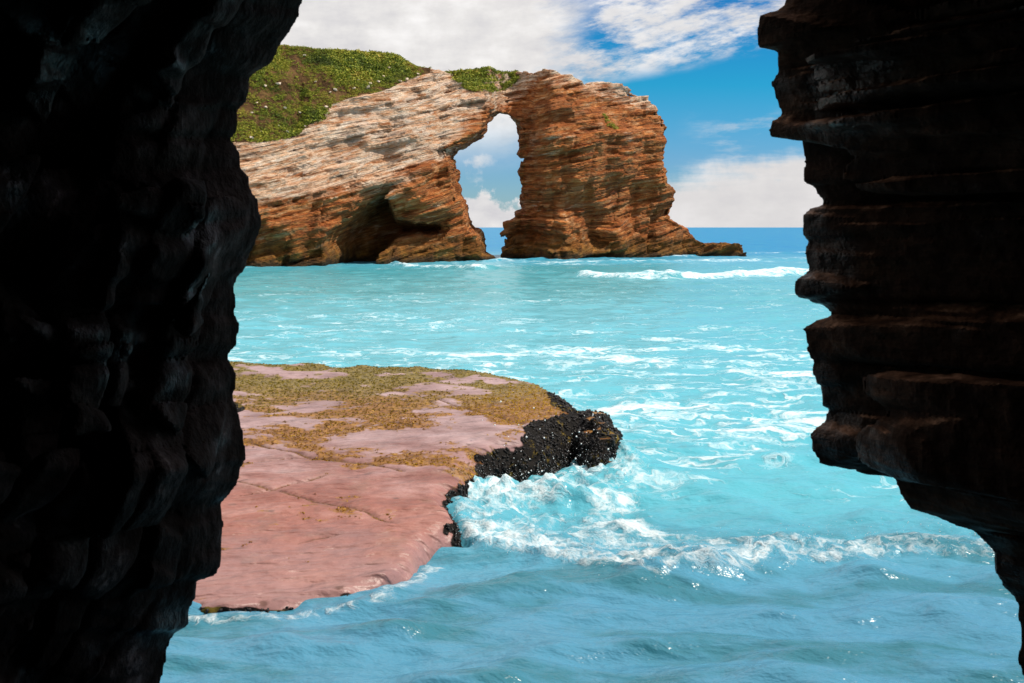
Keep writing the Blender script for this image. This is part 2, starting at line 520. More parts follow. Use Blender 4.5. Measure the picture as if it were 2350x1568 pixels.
# ------------------------------------------------------------------ world, sun, camera
def build_world():
    w = bpy.data.worlds.new('World'); scene.world = w
    w.use_nodes = True
    g = G(w.node_tree)
    bg = w.node_tree.nodes['Background']
    el = math.asin(SUN.z); az = math.atan2(SUN.x, SUN.y)
    sky = g.node('ShaderNodeTexSky', sky_type='NISHITA', sun_disc=False)
    sky.sun_elevation = el; sky.sun_rotation = az
    sky.air_density = 1.0; sky.dust_density = 0.3; sky.ozone_density = 4.0
    d = g.node('ShaderNodeTexCoord').outputs['Generated']
    x, y, z = g.xyz(d)
    yy = y.max(0.12)
    A, V = x / yy, z / yy                 # horizontal and vertical tangent
    U = A * F + CX                        # in the same units as the outlines below
    W = CY - V * F
    tint = g.ramp(V, [(0.0, (0.62, 0.86, 1.10)), (0.06, (0.40, 0.75, 1.12)), (0.13, (0.09, 0.80, 1.05)), (0.28, (0.08, 0.42, 0.95)), (0.50, (0.62, 0.76, 0.92))])
    blue = g.mix(1.0, sky.outputs[0], tint, 'MULTIPLY')
    p = g.vec(A, V, 0.0)
    big = g.noise(g.vec(A * 5.0, V * 11.0, 0.0), 1.0, 7, 0.58)
    wisp = g.noise(g.vec(A * 9.0 + V * 18.0, V * 34.0 - A * 11.0, 2.0), 1.0, 7, 0.66)
    puff = g.noise(g.vec(A * 26.0, V * 26.0, 5.0), 1.0, 6, 0.6)
    low = g.noise(g.vec(A * 6.0, V * 40.0, 9.0), 1.0, 6, 0.6)
    bw = (big - 0.5)
    # large cloud upper left
    e1 = (1400.0 - (W * 0.45) - U) + bw * 420.0 + (wisp - 0.5) * 330.0
    m1 = g.ss(e1, -90.0, 130.0) * g.ss(W, 420.0, 250.0)
    # slanting wisps to the right of it
    e2 = (212.0 - (U - 1330.0).max(0.0) * 0.19 - W) + bw * 60.0
    m2 = g.ss(e2, -8.0, 40.0) * g.ss(wisp + bw * 0.5, 0.36, 0.60) * 0.95
    # low bank at the right
    e3 = W - (400.0 - (U - 1530.0) * 0.22) + (low - 0.5) * 170.0 + (puff - 0.5) * 90.0
    m3 = g.ss(e3, -18.0, 55.0) * g.ss(U, 1330.0, 1520.0)
    m3b = g.ss(low * 0.6 + wisp * 0.4, 0.47, 0.62) * g.ss(W, 235.0, 300.0) * g.ss(U, 1540.0, 1720.0) * 0.75
    # cumulus seen through the arch
    e4 = W - 436.0 + (puff - 0.5) * 210.0 + (U - 1060.0) * -0.10
    m4 = g.ss(e4, -4.0, 16.0) * g.ss(U, 1420.0, 1330.0)
    m5 = g.ss(puff * 0.5 + big * 0.5, 0.47, 0.6) * g.ss(W, 300.0, 345.0) * g.ss(U, 1180.0, 1090.0) * 0.75
    m6 = g.ss(W, 465.0, 522.0) * 0.8
    cl = m1.max(m2).max(m3).max(m3b).max(m4).max(m5).max(m6)
    sh = g.noise(g.vec(A * 10.0, V * 26.0, 12.0), 1.0, 6, 0.6)
    shade = sh * 0.65 + puff * 0.35
    cc = g.ramp(shade, [(0.32, (6.2, 6.1, 6.4)), (0.5, (8.2, 8.0, 7.9)), (0.64, (9.9, 9.7, 9.6))])
    cc = g.mix(m3 * 0.55, cc, (6.7, 6.5, 6.55))
    g.put(bg.inputs['Color'], g.mix(cl, blue, cc))
    bg.inputs['Strength'].default_value = 0.1

    L = bpy.data.lights.new('sun', 'SUN')
    L.energy = 5.0; L.angle = R(0.6); L.color = (1.0, 0.90, 0.76)
    o = bpy.data.objects.new('sun', L); COL.objects.link(o)
    o.rotation_euler = (-SUN).to_track_quat('-Z', 'Y').to_euler()
    o.location = (30, -20, 60)

    cam = bpy.data.cameras.new('camera')
    cam.sensor_width = 36.0; cam.lens = 36.0 * F / 2350.0
    cam.shift_y = -(784.0 - CY) / 2350.0
    cam.clip_start = 0.05; cam.clip_end = 60000
    cam.dof.use_dof = True; cam.dof.focus_distance = 60.0; cam.dof.aperture_fstop = 5.0
    c = bpy.data.objects.new('camera', cam); COL.objects.link(c)
    c.location = (0, 0, H); c.rotation_euler = (R(90), 0, 0)
    scene.camera = c
    vs = scene.view_settings
    vs.view_transform = 'Standard'; vs.look = 'None'; vs.exposure = 0.0; vs.gamma = 1.0
    scene.cycles.max_bounces = 6
    scene.cycles.use_denoising = True


# ------------------------------------------------------------------ headland with the arch
def Yb(x):
    return 104.8 + 0.8 * x


def z_break(x):
    return np.interp(x, [-30, -21, -12, -3, 1, 4, 22], [5.0, 5.4, 7.2, 9.5, 13.0, 14.5, 11.5])


def face_b(x, z):
    """depth of the cliff face behind the line Yb: sloping back above z_break, stepped back at the arch"""
    slope = np.interp(x, [-21, -6, 0, 4, 20], [0.95, 1.0, 1.0, 0.8, 0.7])
    r = slope * np.maximum(0, z - z_break(x)) + 0.10 * np.maximum(z, 0)
    e0 = np.interp(z, [1, 7], [-1.85, -2.6]); e1 = np.interp(z, [1, 7], [-1.40, -0.8])
    t = np.clip((x - e0) / (e1 - e0), 0, 1)
    r = r + 7.5 * t * t * (3 - 2 * t) * (1 - 0.90 * sstep(0.2, 4.8, x))
    return r


def unproject(u, v):
    Y = 108.0
    for _ in range(40):
        x = (u - CX) / F * Y; z = H + (CY - v) / F * Y
        Y = 0.6 * Y + 0.4 * float(Yb(x) + face_b(np.array(x), np.array(z)))
    return (u - CX) / F * Y, H + (CY - v) / F * Y


OUT = [(-60, 740), (-60, 120), (120, 104), (300, 92), (430, 84), (520, 78), (600, 92), (650, 100), (700, 108), (760, 118), (810, 120), (860, 118), (900, 125), (930, 138), (955, 150), (985, 152),
       (1030, 160), (1075, 157), (1130, 158), (1190, 163), (1230, 164), (1268, 156), (1285, 166), (1320, 178), (1353, 192), (1362, 180), (1386, 183),
       (1396, 195), (1440, 204), (1480, 213), (1492, 216), (1493, 236), (1508, 246), (1518, 262), (1529, 275), (1528, 310), (1530, 345), (1526, 380), (1532, 420),
       (1545, 445), (1542, 500), (1558, 510), (1578, 528), (1598, 550), (1612, 562), (1615, 650), (1146, 650), (1150, 585), (1144, 560), (1147, 537), (1158, 528), (1154, 510),
       (1180, 500), (1182, 488), (1197, 476), (1190, 455), (1198, 440), (1194, 420), (1186, 400), (1190, 375), (1186, 350), (1192, 325),
       (1193, 296), (1184, 274), (1168, 258), (1146, 250), (1126, 254), (1114, 280), (1096, 299), (1067, 318), (1040, 329), (1028, 348),
       (1036, 380), (1038, 410), (1043, 435), (1054, 455), (1054, 480), (1069, 500), (1070, 522), (1090, 537), (1103, 557), (1106, 585), (1128, 593), (1135, 690), (560, 700)]
CAVE = [(738, 640), (744, 585), (736, 555), (756, 520), (785, 495), (815, 462), (848, 440), (897, 426), (893, 455), (903, 492), (940, 500),
        (1010, 508), (1020, 525), (1000, 545), (940, 548), (905, 560), (885, 580), (880, 640)]
SOIL = [(-140, 330), (300, 336), (540, 327), (600, 326), (650, 318), (685, 303), (690, 292), (735, 272), (760, 238), (800, 225), (850, 216), (900, 198), (925, 182), (985, 165), (990, 140), (960, 60), (300, 20), (-140, 20)]
PATCH = [(1022, 165), (1050, 185), (1075, 205), (1120, 212), (1160, 200), (1190, 178), (1180, 158), (1100, 150), (1030, 150)]


def tilt(x):
    return np.interp(x, [-30, -4, 4, 30], [-8.9, -1.0, 1.0, 6.2])


def layered(s, x, b, thick, seed, blk, mixh=0.45, soft=0.80):
    """blocky ledges: every bed sticks out by its own amount, broken by joints along its length"""
    k0 = np.floor(s / thick)
    fr = s / thick - k0

    def bed(k):
        jit = hash01(k, 0 * k, 0 * k, seed)
        xx = (x + b * 0.6) / (blk * (0.5 + 1.2 * jit)) + jit * 57.0
        kb = np.floor(xx); fb = xx - kb
        h0 = hash01(k, kb, 0 * k, seed + 1); h1 = hash01(k, kb + 1, 0 * k, seed + 1)
        own = hash01(k, 0 * k, 0 * k + 5, seed + 2)
        return (1 - mixh) * own + mixh * (h0 + (h1 - h0) * sstep(0.90, 1.0, fb))
    a0 = bed(k0)
    a0 = a0 + (bed(k0 + 1) - a0) * sstep(soft, 1.0, fr)
    return a0 * (1 - 0.45 * (np.clip(np.abs(fr - 0.5) * 2, 0, 1) ** 8))


def build_arch():
    h = 0.125
    x0, x1, b0, b1, z0, z1 = -37.0, 21.5, -3.0, 21.0, -1.5, 22.5
    xs = np.arange(x0, x1, h, dtype=np.float32); bs = np.arange(b0, b1, h, dtype=np.float32); zs = np.arange(z0, z1, h, dtype=np.float32)
    out = [unproject(*p) for p in OUT]; cav = [unproject(*p) for p in CAVE]
    X, Z = np.meshgrid(xs, zs, indexing='ij')
    d2 = poly_sdf(X, Z, out); dc = poly_sdf(X, Z, cav)
    fb = face_b(X, Z).astype(np.float32)
    # large scale relief of the face, and a rock nose beside the sea cave
    rel = noise(X * 0.10, Z * 0.13, 0.0, 3, 3, 0.55) * 2.2
    gul = np.abs(noise(X * 0.22 + 4, Z * 0.05 + X * 0.01, 3.0, 9, 2))
    rel += 0.9 * np.clip(0.22 - gul, 0, 1) / 0.22
    for (u, v, ru, rz, a) in [(957, 452, 2.7, 1.9, -1.6), (660, 540, 2.2, 3.0, -0.9), (1240, 540, 2.2, 3.2, 0.8), (1360, 545, 1.3, 2.6, 1.7), (1430, 560, 2.2, 2.0, -1.0),
                              (1300, 560, 2.0, 2.6, -0.8), (1520, 545, 1.6, 1.8, -1.3), (1440, 430, 2.4, 1.1, 1.1), (1300, 290, 3.5, 1.2, 0.9), (1250, 330, 1.2, 4.0, -0.7), (1400, 330, 2.4, 2.6, -0.9), (1495, 350, 1.0, 5.0, 1.0)]:
        px, pz = unproject(u, v)
        p_ = 4 if (u, v) == (955, 450) else 2
        rel += a * np.exp(-np.abs((X - px) / ru) ** p_ - np.abs((Z - pz) / rz) ** p_)
    rel *= np.where(X > 17.5, 0.5, 1)
    back = np.interp(xs, [-27, -8, -3, 1, 4, 12, 20], [17.5, 17, 12.5, 11.5, 13, 13, 10]).astype(np.float32)
    back = np.maximum(back[:, None], fb + rel + 4.5).astype(np.float32)
    B = bs[None, :, None]
    f = np.maximum(d2[:, None, :], ((fb + rel)[:, None, :] - B) * 0.8)
    f = np.maximum(f, B - back[:, None, :])
    depth = (9.5 * sstep(0.0, -1.3, dc) + 0.6).astype(np.float32)
    cut = np.maximum(dc[:, None, :], B - (fb + rel)[:, None, :] - depth[:, None, :])
    f = np.maximum(f, -cut)
    band = np.abs(f) < 1.35
    i, j, k = np.nonzero(band)
    px, pb, pz = xs[i], bs[j], zs[k]
    soil = sstep(0.5, -1.2, poly_sdf(X, Z, [unproject(*p) for p in SOIL]))
    sl = soil[i, k]
    warp = noise(px * 0.06, pb * 0.06, pz * 0.06, 21, 2) * 1.2
    s = pz - tilt(px) - 0.12 * pb + warp
    s2 = s + 0.25 * noise(s * 1.3, 0.0, 0.0, 23, 1) + 0.06 * noise(px * 0.6, pb * 0.6, pz * 0.6, 24, 2)
    det = 1.05 * layered(s2, px, pb, 1.35, 40, 3.2, 0.72, 0.90) + 0.60 * layered(s2 + 0.31, px, pb, 0.45, 50, 1.5, 0.7)
    up = px + 0.25 * pb - 0.22 * pz + 0.5 * noise(px * 0.3, pz * 0.3, pb * 0.3, 27, 2)
    det += 0.85 * sstep(9.5, 7.0, pz - np.interp(px, [-4, 3], [0, 8])) * (layered(up, s2 * 0.8, pb, 2.1, 90, 2.4, 0.7, 0.9) - 0.5)
    det += 0.55 * noise(px * 0.35, pb * 0.35, pz * 0.35, 60, 3)
    det = det - 0.80
    det = det * (1 - 0.9 * sl) + sl * (0.35 * noise(px * 0.4, pb * 0.4, pz * 0.4, 66, 3) - 0.1)
    # keep the outline of the photograph: reliefs fade on faces that make the outline
    f[i, j, k] -= det * np.where(d2[i, k] > -0.4, 0.6, 1.0)
    v, q = surface_nets(f, (x0, b0, z0), h)
    lx, lb, lz = v[:, 0].copy(), v[:, 1].copy(), v[:, 2].copy()
    # fine fracture
    n = vert_normals(v, q)
    warp = noise(lx * 0.06, lb * 0.06, lz * 0.06, 21, 2) * 1.2
    s = lz - tilt(lx) - 0.12 * lb + warp
    sdv = poly_sdf(lx, lz, [unproject(*p) for p in SOIL])
    soilv = sstep(0.5, -0.6, sdv)
    fine = 0.10 * noise(lx * 0.8, lb * 0.8, s * 5.0, 71, 3, 0.6)
    v += n * (fine * (1 - 0.6 * soilv))[:, None]
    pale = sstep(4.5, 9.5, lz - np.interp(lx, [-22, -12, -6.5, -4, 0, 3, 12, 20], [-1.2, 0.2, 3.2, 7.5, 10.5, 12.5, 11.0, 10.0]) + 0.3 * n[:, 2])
    v[:, 1] = v[:, 1] + Yb(v[:, 0])
    mask = sdv[q].mean(1) < 0
    at = {'strata': s, 'pale': pale}
    a = compact(v, q[~mask], at)
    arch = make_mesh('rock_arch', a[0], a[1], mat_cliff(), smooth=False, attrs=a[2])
    tag(arch, 'layered orange and white sandstone sea arch with a dark cave at its foot', 'rock arch')
    c = compact(v, q[mask], {})
    hill = make_mesh('hill', c[0], c[1], mat_soil(), smooth=True)
    tag(hill, kind='structure')
    return v, q, n, mask, lx, lz


def leaf_cloud(cent, rad, nrm, per, size, tints):
    """leaf tufts: for every centre a hemispherical spray of small bent leaves"""
    N = len(cent)
    d = rng.normal(size=(N, per, 3)).astype(np.float32)
    d /= np.linalg.norm(d, axis=2, keepdims=True)
    flip = np.sign((d * nrm[:, None, :]).sum(2, keepdims=True))
    d *= np.where(flip == 0, 1, flip)
    r = rad[:, None, None] * (0.45 + 0.55 * rng.random((N, per, 1)))
    p = cent[:, None, :] + d * r * np.array([1.15, 1.15, 0.8])
    t = rng.normal(size=(N, per, 3)); t /= np.linalg.norm(t, axis=2, keepdims=True)
    w = np.cross(t, d); w /= np.linalg.norm(w, axis=2, keepdims=True) + 1e-6
    sz = size * (0.6 + 0.8 * rng.random((N, per, 1))) * rad[:, None, None]
    a = p - t * sz; b = p + w * sz * 0.45; c = p + t * sz; e = p - w * sz * 0.45 + d * sz * 0.3
    v = np.stack([a, b, c, e], 2).reshape(-1, 3)
    q = np.arange(len(v)).reshape(-1, 4)
    tv = (tints[:, None, None] + 0.18 * rng.normal(size=(N, per, 1)) + 0 * np.zeros((1, 1, 4))).reshape(-1)
    return v, q, np.clip(tv, 0, 1)


def build_vegetation(v, q, n, mask, lx, lz):
    hm = mat_heath()
    fc = v[q].mean(1)
    fn = n[q].mean(1)
    area = np.linalg.norm(np.cross(v[q[:, 2]] - v[q[:, 0]], v[q[:, 3]] - v[q[:, 1]]), axis=1)
    # hillside scrub
    idx = np.nonzero(mask & (fn[:, 2] > 0.05) & (fc[:, 1] < 125))[0]
    c = fc[idx]
    cover = noise(c[:, 0] * 0.16, c[:, 1] * 0.16, c[:, 2] * 0.16, 101, 4, 0.6) + 0.45 * noise(c[:, 0] * 0.9, c[:, 1] * 0.9, c[:, 2] * 0.9, 103, 3, 0.6)
    ridge = sstep(14.0, 19.0, c[:, 2]) * 0.20
    keep = cover + ridge > -0.17 + 0.16 * rng.normal(size=len(idx))
    idx = idx[keep]
    pick = rng.choice(idx, 29000, p=area[idx] / area[idx].sum())
    cc = fc[pick] + rng.uniform(-0.07, 0.07, (len(pick), 3))
    cov = noise(cc[:, 0] * 0.16, cc[:, 1] * 0.16, cc[:, 2] * 0.16, 101, 4, 0.6)
    big = (rng.random(len(pick)) < 0.02) * 0.2 * (cov > 0)
    rad = big + (0.12 + 0.32 * rng.random(len(pick)) * np.clip(0.6 + 2.0 * cov, 0.3, 1.3)).astype(np.float32)
    up = np.tile(np.array([0, -0.25, 1.0]), (len(pick), 1))
    tint = 0.47 + 0.8 * noise(cc[:, 0] * 0.35, cc[:, 1] * 0.35, cc[:, 2] * 0.35, 111, 4, 0.6) + 0.14 * rng.normal(size=len(pick))
    V, Q, T = leaf_cloud(cc, rad.astype(np.float32), up, 22, 0.27, tint)
    tag(make_mesh('heath', V, Q, hm, smooth=False, attrs={'tint': T}), 'yellow green heath scrub covering the headland slope', 'heath', kind='stuff')
    # cushion on the crown of the arch
    pp = [unproject(*p) for p in PATCH]
    fx, fz = lx[q].mean(1), lz[q].mean(1)
    m2 = (poly_sdf(fx, fz, pp) < 0.1) & ~mask & (fn[:, 2] > 0.15)
    idx = np.nonzero(m2)[0]
    pick = rng.choice(idx, 1800)
    cc = fc[pick]
    keep = noise(cc[:, 0] * 0.35, cc[:, 1] * 0.35, cc[:, 2] * 0.35, 131, 3) > -0.12
    cc = cc[keep]
    V, Q, T = leaf_cloud(cc, (0.16 + 0.3 * rng.random(len(cc))).astype(np.float32), np.tile(np.array([0, -0.3, 1.0]), (len(cc), 1)), 22, 0.27, 0.45 + 0.15 * rng.normal(size=len(cc)))
    tag(make_mesh('heath', V, Q, hm, smooth=False, attrs={'tint': T}), 'green scrub cushion growing on the crown of the rock arch', 'heath', kind='stuff')
    # a single small shrub on a ledge of the pillar
    px, pz = unproject(1408, 272)
    cand = np.nonzero((np.hypot(fx - px, fz - pz) < 1.2) & (fn[:, 2] > 0.1))[0]
    if len(cand):
        cand = cand[np.argsort(fc[cand][:, 1])[:300]]
        pick = rng.choice(cand, 26)
        cc = fc[pick]
        V, Q, T = leaf_cloud(cc, np.full(len(cc), 0.26, np.float32), np.tile(np.array([0, -0.5, 1.0]), (len(cc), 1)), 24, 0.36, 0.6 + 0.1 * rng.normal(size=len(cc)))
        tag(make_mesh('shrub', V, Q, hm, smooth=False, attrs={'tint': T}), 'small yellow green shrub growing on a ledge of the orange pillar', 'shrub')
    # pale stones lying among the scrub
    sm = mat_plain('pale_stone', (0.70, 0.56, 0.44), 0.85, 0.2, 0.25, 3.0)
    base = []
    for kx in range(4):
        V, Q = blob(1, 300 + kx, 0.9)
        V[:, 2] = np.clip(V[:, 2], -0.5, 0.45); V[:, 0] *= 1.4
        base.append(make_mesh('stone', V, Q, sm, smooth=False, link=False).data)
    idx = np.nonzero(mask & (fc[:, 1] < 118) & (fn[:, 2] > 0.2))[0]
    spots = [(700, 130), (893, 158), (905, 160), (880, 178), (852, 195), (846, 203), (838, 190), (822, 186), (805, 178), (868, 190), (940, 228), (725, 190), (770, 208), (790, 240),
             (760, 215), (640, 196), (608, 200), (612, 250), (655, 250), (690, 262), (705, 296), (640, 292), (600, 305), (580, 320), (660, 305), (580, 262), (750, 250), (812, 206), (920, 190), (935, 186), (960, 172), (590, 240)]
    fcn = fc[idx]
    pu = CX + F * fcn[:, 0] / fcn[:, 1]; pv = CY - F * (fcn[:, 2] - H) / fcn[:, 1]
    for t, (u, vv) in enumerate(spots):
        j = np.argmin((pu - u) ** 2 + (pv - vv) ** 2 + (fcn[:, 1] - 90) * 2)
        o = bpy.data.objects.new('stone', base[t % 4]); COL.objects.link(o)
        o.location = fcn[j] + np.array([0, -0.15, 0.12])
        sc = random.uniform(0.09, 0.21)
        o.scale = (sc, sc, sc); o.rotation_euler = (random.uniform(-.4, .4), random.uniform(-.4, .4), random.uniform(0, 6))
        tag(o, 'pale stone lying among the scrub on the headland slope', 'stone', 'pale stones on the headland slope')


def blob(sub, seed, amp, freq=1.2):
    import bmesh
    bm = bmesh.new()
    bmesh.ops.create_icosphere(bm, subdivisions=sub, radius=1.0)
    V = np.array([x.co[:] for x in bm.verts]); Q = np.array([[x.index for x in f_.verts] for f_ in bm.faces])
    bm.free()
    V = V * (1 + amp * noise(V[:, 0] * freq + seed, V[:, 1] * freq, V[:, 2] * freq, seed, 3))[:, None]
    return V, Q


def build_reef():
    """low rock at the seaward end of the pillar"""
    h = 0.09
    poly = [(1540, 640), (1545, 520), (1570, 532), (1600, 553), (1620, 562), (1650, 556), (1685, 560), (1695, 566), (1699, 585), (1700, 640)]
    Yr = 124.0
    P = [((u - CX) / F * Yr, H + (CY - v) / F * Yr) for u, v in poly]
    xs = np.arange(17.0, 27.0, h, dtype=np.float32); ys = np.arange(119.5, 129.0, h, dtype=np.float32); zs = np.arange(-1.0, 4.2, h, dtype=np.float32)
    X, Z = np.meshgrid(xs, zs, indexing='ij')
    d2 = poly_sdf(X, Z, P)
    Yg = ys[None, :, None]
    cyl = np.abs(Yg - (Yr + 0.5)) - (2.6 + 0.55 * (3.0 - Z[:, None, :]).clip(0, 4) * 0.5)
    f = np.maximum(d2[:, None, :], cyl)
    i, j, k = np.nonzero(np.abs(f) < 1.2)
    px, py, pz = xs[i], ys[j], zs[k]
    s = pz - 0.35 * px + 0.3 * py + 0.8 * noise(px * .2, py * .2, pz * .2, 5, 2)
    f[i, j, k] -= 0.5 * layered(s, px, py, 0.5, 80, 1.8) + 0.25 * layered(s, px, py, 0.19, 84, 1.2) + 0.35 * noise(px * .7, py * .7, pz * .7, 8, 3) - 0.38
    v, q = surface_nets(f, (xs[0], ys[0], zs[0]), h)
    s = v[:, 2] - 0.35 * v[:, 0]
    m = bpy.data.materials['cliff_rock']
    tag(make_mesh('rock', v, q, m, smooth=False, attrs={'strata': s, 'pale': 0 * s}), 'low jagged brown rock in the sea at the seaward end of the arch', 'rock')


# ------------------------------------------------------------------ cave we look out of
LEFT = [(720, -60), (706, -15), (701, 4), (690, 20), (693, 40), (680, 62), (664, 86), (650, 100), (641, 125), (626, 155), (600, 166), (577, 180), (575, 215), (565, 240), (549, 251), (549, 300), (530, 320),
        (546, 337), (555, 360), (559, 385), (575, 400), (586, 425), (603, 450), (610, 480), (605, 520), (590, 555), (570, 590), (562, 620), (545, 635), (540, 660), (548, 690), (540, 720), (552, 745), (549, 790),
        (530, 810), (526, 825), (544, 848), (546, 890), (540, 905), (548, 940), (555, 980), (565, 1020), (567, 1055), (553, 1077), (549, 1105), (527, 1138), (509, 1155), (514, 1200), (511, 1230), (514, 1288), (500, 1320),
        (463, 1337), (455, 1370), (440, 1400), (438, 1440), (408, 1452), (394, 1482), (386, 1530), (378, 1580), (360, 1660), (360, 1800)]
RIGHT = [(1830, -70), (1807, -5), (1800, 6), (1783, 20), (1735, 31), (1732, 116), (1781, 123), (1779, 160), (1776, 191), (1792, 247), (1800, 263), (1767, 281), (1779, 312), (1845, 316), (1851, 362), (1845, 418), (1868, 432),
         (1884, 466), (1860, 471), (1858, 485), (1843, 488), (1849, 544), (1866, 554), (1867, 566), (1847, 578), (1861, 617), (1822, 637), (1815, 678), (1828, 691), (1890, 701), (1922, 722), (1885, 737), (1856, 757),
         (1860, 789), (1865, 886), (1880, 890), (1884, 924), (1900, 945), (1900, 966), (1872, 978), (1856, 1000), (1860, 1035), (1880, 1066), (1961, 1078), (2066, 1090), (2084, 1141), (2102, 1166), (2167, 1189),
         (2243, 1221), (2288, 1268), (2288, 1302), (2306, 1337), (2336, 1367), (2334, 1398), (2350, 1448), (2338, 1513), (2352, 1560), (2358, 1660), (2358, 1800)]
YM = 7.3


def build_cave():
    h = 0.021
    poly = LEFT[::-1] + [(800, -150), (960, -205), (1200, -225), (1500, -215), (1700, -160)] + RIGHT
    P = [((u - (8 if u > CX else 0) - CX) / F * YM, H + (CY - v) / F * YM) for u, v in poly]
    for side in (-1, 1):
        xs = np.concatenate([np.arange(-0.14, 1.1, 0.08), np.arange(1.1, 4.3, h), np.arange(4.3, 7.2, 0.12)]).astype(np.float32)
        if side < 0:
            xs = -xs[::-1]
        ys = np.concatenate([np.arange(-4.5, 5.4, 0.1), np.arange(5.4, YM + 0.15, h)]).astype(np.float32)
        zs = np.concatenate([np.arange(-0.9, 4.95, h), np.arange(4.95, 6.7, 0.1)]).astype(np.float32)
        # the outline of the mouth, widening into the cave behind it
        gx = np.arange(-7.6, 7.6, 0.02); gz = np.arange(-1.4, 7.2, 0.02)
        GX, GZ = np.meshgrid(gx, gz, indexing='ij')
        d2 = poly_sdf(GX, GZ, P)
        back = np.maximum(0.0, YM - ys)
        sx = np.where(back < 2.6, 1 + 0.30 * back, 1.78 + 0.05 * (back - 2.6)); sz = 1 - 0.75 * np.minimum(back, 2.6) / YM
        U = np.clip((xs[:, None] / sx[None] - gx[0]) / 0.02, 0, len(gx) - 1.01); Wz = np.clip(((zs[None] - H) / sz[:, None] + H - gz[0]) / 0.02, 0, len(gz) - 1.01)
        f = np.empty((len(xs), len(ys), len(zs)), np.float32)
        for jy in range(len(ys)):
            iu = U[:, jy].astype(int)[:, None]; fu = (U[:, jy] % 1)[:, None]; iw = Wz[jy].astype(int)[None]; fw = (Wz[jy] % 1)[None]
            dd = (d2[iu, iw] * (1 - fu) + d2[iu + 1, iw] * fu) * (1 - fw) + (d2[iu, iw + 1] * (1 - fu) + d2[iu + 1, iw + 1] * fu) * fw
            void = np.maximum(np.maximum(dd * sz[jy], -2.6 - ys[jy]), zs[None] - 5.45)
            f[:, jy, :] = np.maximum(-void, ys[jy] - YM)
        i, j, k = np.nonzero(np.abs(f) < 0.75)
        px, py, pz = xs[i], ys[j], zs[k]
        lip = sstep(0.0, 1.0, YM - py)
        if side > 0:
            s = pz - 0.05 * px + 0.03 * noise(px * 0.5, py * 0.5, pz * 0.5, 205, 2)
            s = s + 0.40 * noise(s * 1.3, 0.0, 0.0, 206, 2)
            det = 0.95 * (layered(s, py + 0.6 * px, px, 0.54, 210, 0.62, 0.72, 0.94) - 0.5) + 0.34 * (layered(s + 0.1, py + 0.6 * px, px, 0.14, 220, 0.42, 0.75, 0.85) - 0.5)
            det += 0.05 * noise(px * 1.5, py * 1.5, pz * 1.5, 230, 3)
        else:
            wv = 0.25 * noise(px * .8, py * .8, pz * .8, 250, 2)
            s1 = pz * 0.75 + px * 0.6 - py * 0.35 + wv
            s2 = pz * -0.35 + px * 0.55 + py * 0.8 + wv
            s3 = pz * 0.55 - px * 0.8 + py * 0.45
            det = 0.50 * (layered(s1, s2, px, 0.52, 260, 0.9, 0.6, 0.92) - 0.5) + 0.44 * (layered(s2, s1, py, 0.37, 264, 0.7, 0.6, 0.9) - 0.5) + 0.30 * (layered(s3, s1, py, 0.21, 268, 0.5, 0.6, 0.88) - 0.5)
            det += 0.16 * noise(px * 0.8, py * 0.8, pz * 0.6, 240, 4, 0.55)
        det = np.clip(det, -0.55, 0.30 if side > 0 else 0.45)
        f[i, j, k] -= det * (0.05 + 0.85 * lip) - 0.10 * lip
        v, q = surface_nets(f, (0, 0, 0), 1.0)
        v = np.stack([np.interp(v[:, a], np.arange(len(t)), t) for a, t in enumerate((xs, ys, zs))], 1).astype(np.float32)
        n = vert_normals(v, q)
        v += n * ((0.016 if side > 0 else 0.013) * noise(v[:, 0] * 5, v[:, 1] * 5, v[:, 2] * 7, 270, 3))[:, None]
        if side < 0:
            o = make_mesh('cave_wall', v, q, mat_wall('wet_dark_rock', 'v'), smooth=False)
            tag(o, 'black craggy rock wall at the left of the cave mouth', 'cave wall')
        else:
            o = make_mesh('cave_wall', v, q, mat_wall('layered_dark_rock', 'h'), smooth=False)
            tag(o, 'dark layered slab wall with jutting ledges at the right of the cave mouth', 'cave wall')


# ------------------------------------------------------------------ flat rock in front
SLAB = [(-7.5, 18.2), (-4.4, 17.9), (-2.5, 17.75), (-0.9, 17.5), (0.0, 17.2), (0.55, 16.7), (0.95, 16.0), (1.12, 15.3), (1.05, 14.7), (0.8, 14.35), (0.55, 14.05), (0.42, 13.7), (0.2, 13.45), (-0.12, 13.35),
        (-0.35, 13.0), (-0.55, 12.4), (-0.62, 11.7), (-0.55, 11.15), (-0.80, 10.5), (-1.0, 9.95), (-1.25, 9.45), (-1.7, 9.2), (-2.4, 9.05), (-3.2, 9.1), (-4.5, 9.3), (-7.5, 9.6)]


def slab_top(x, y):
    t = (y - 9.1) / 8.0
    z = 0.02 + 0.92 * np.clip(t, -0.2, 1.15)
    return z


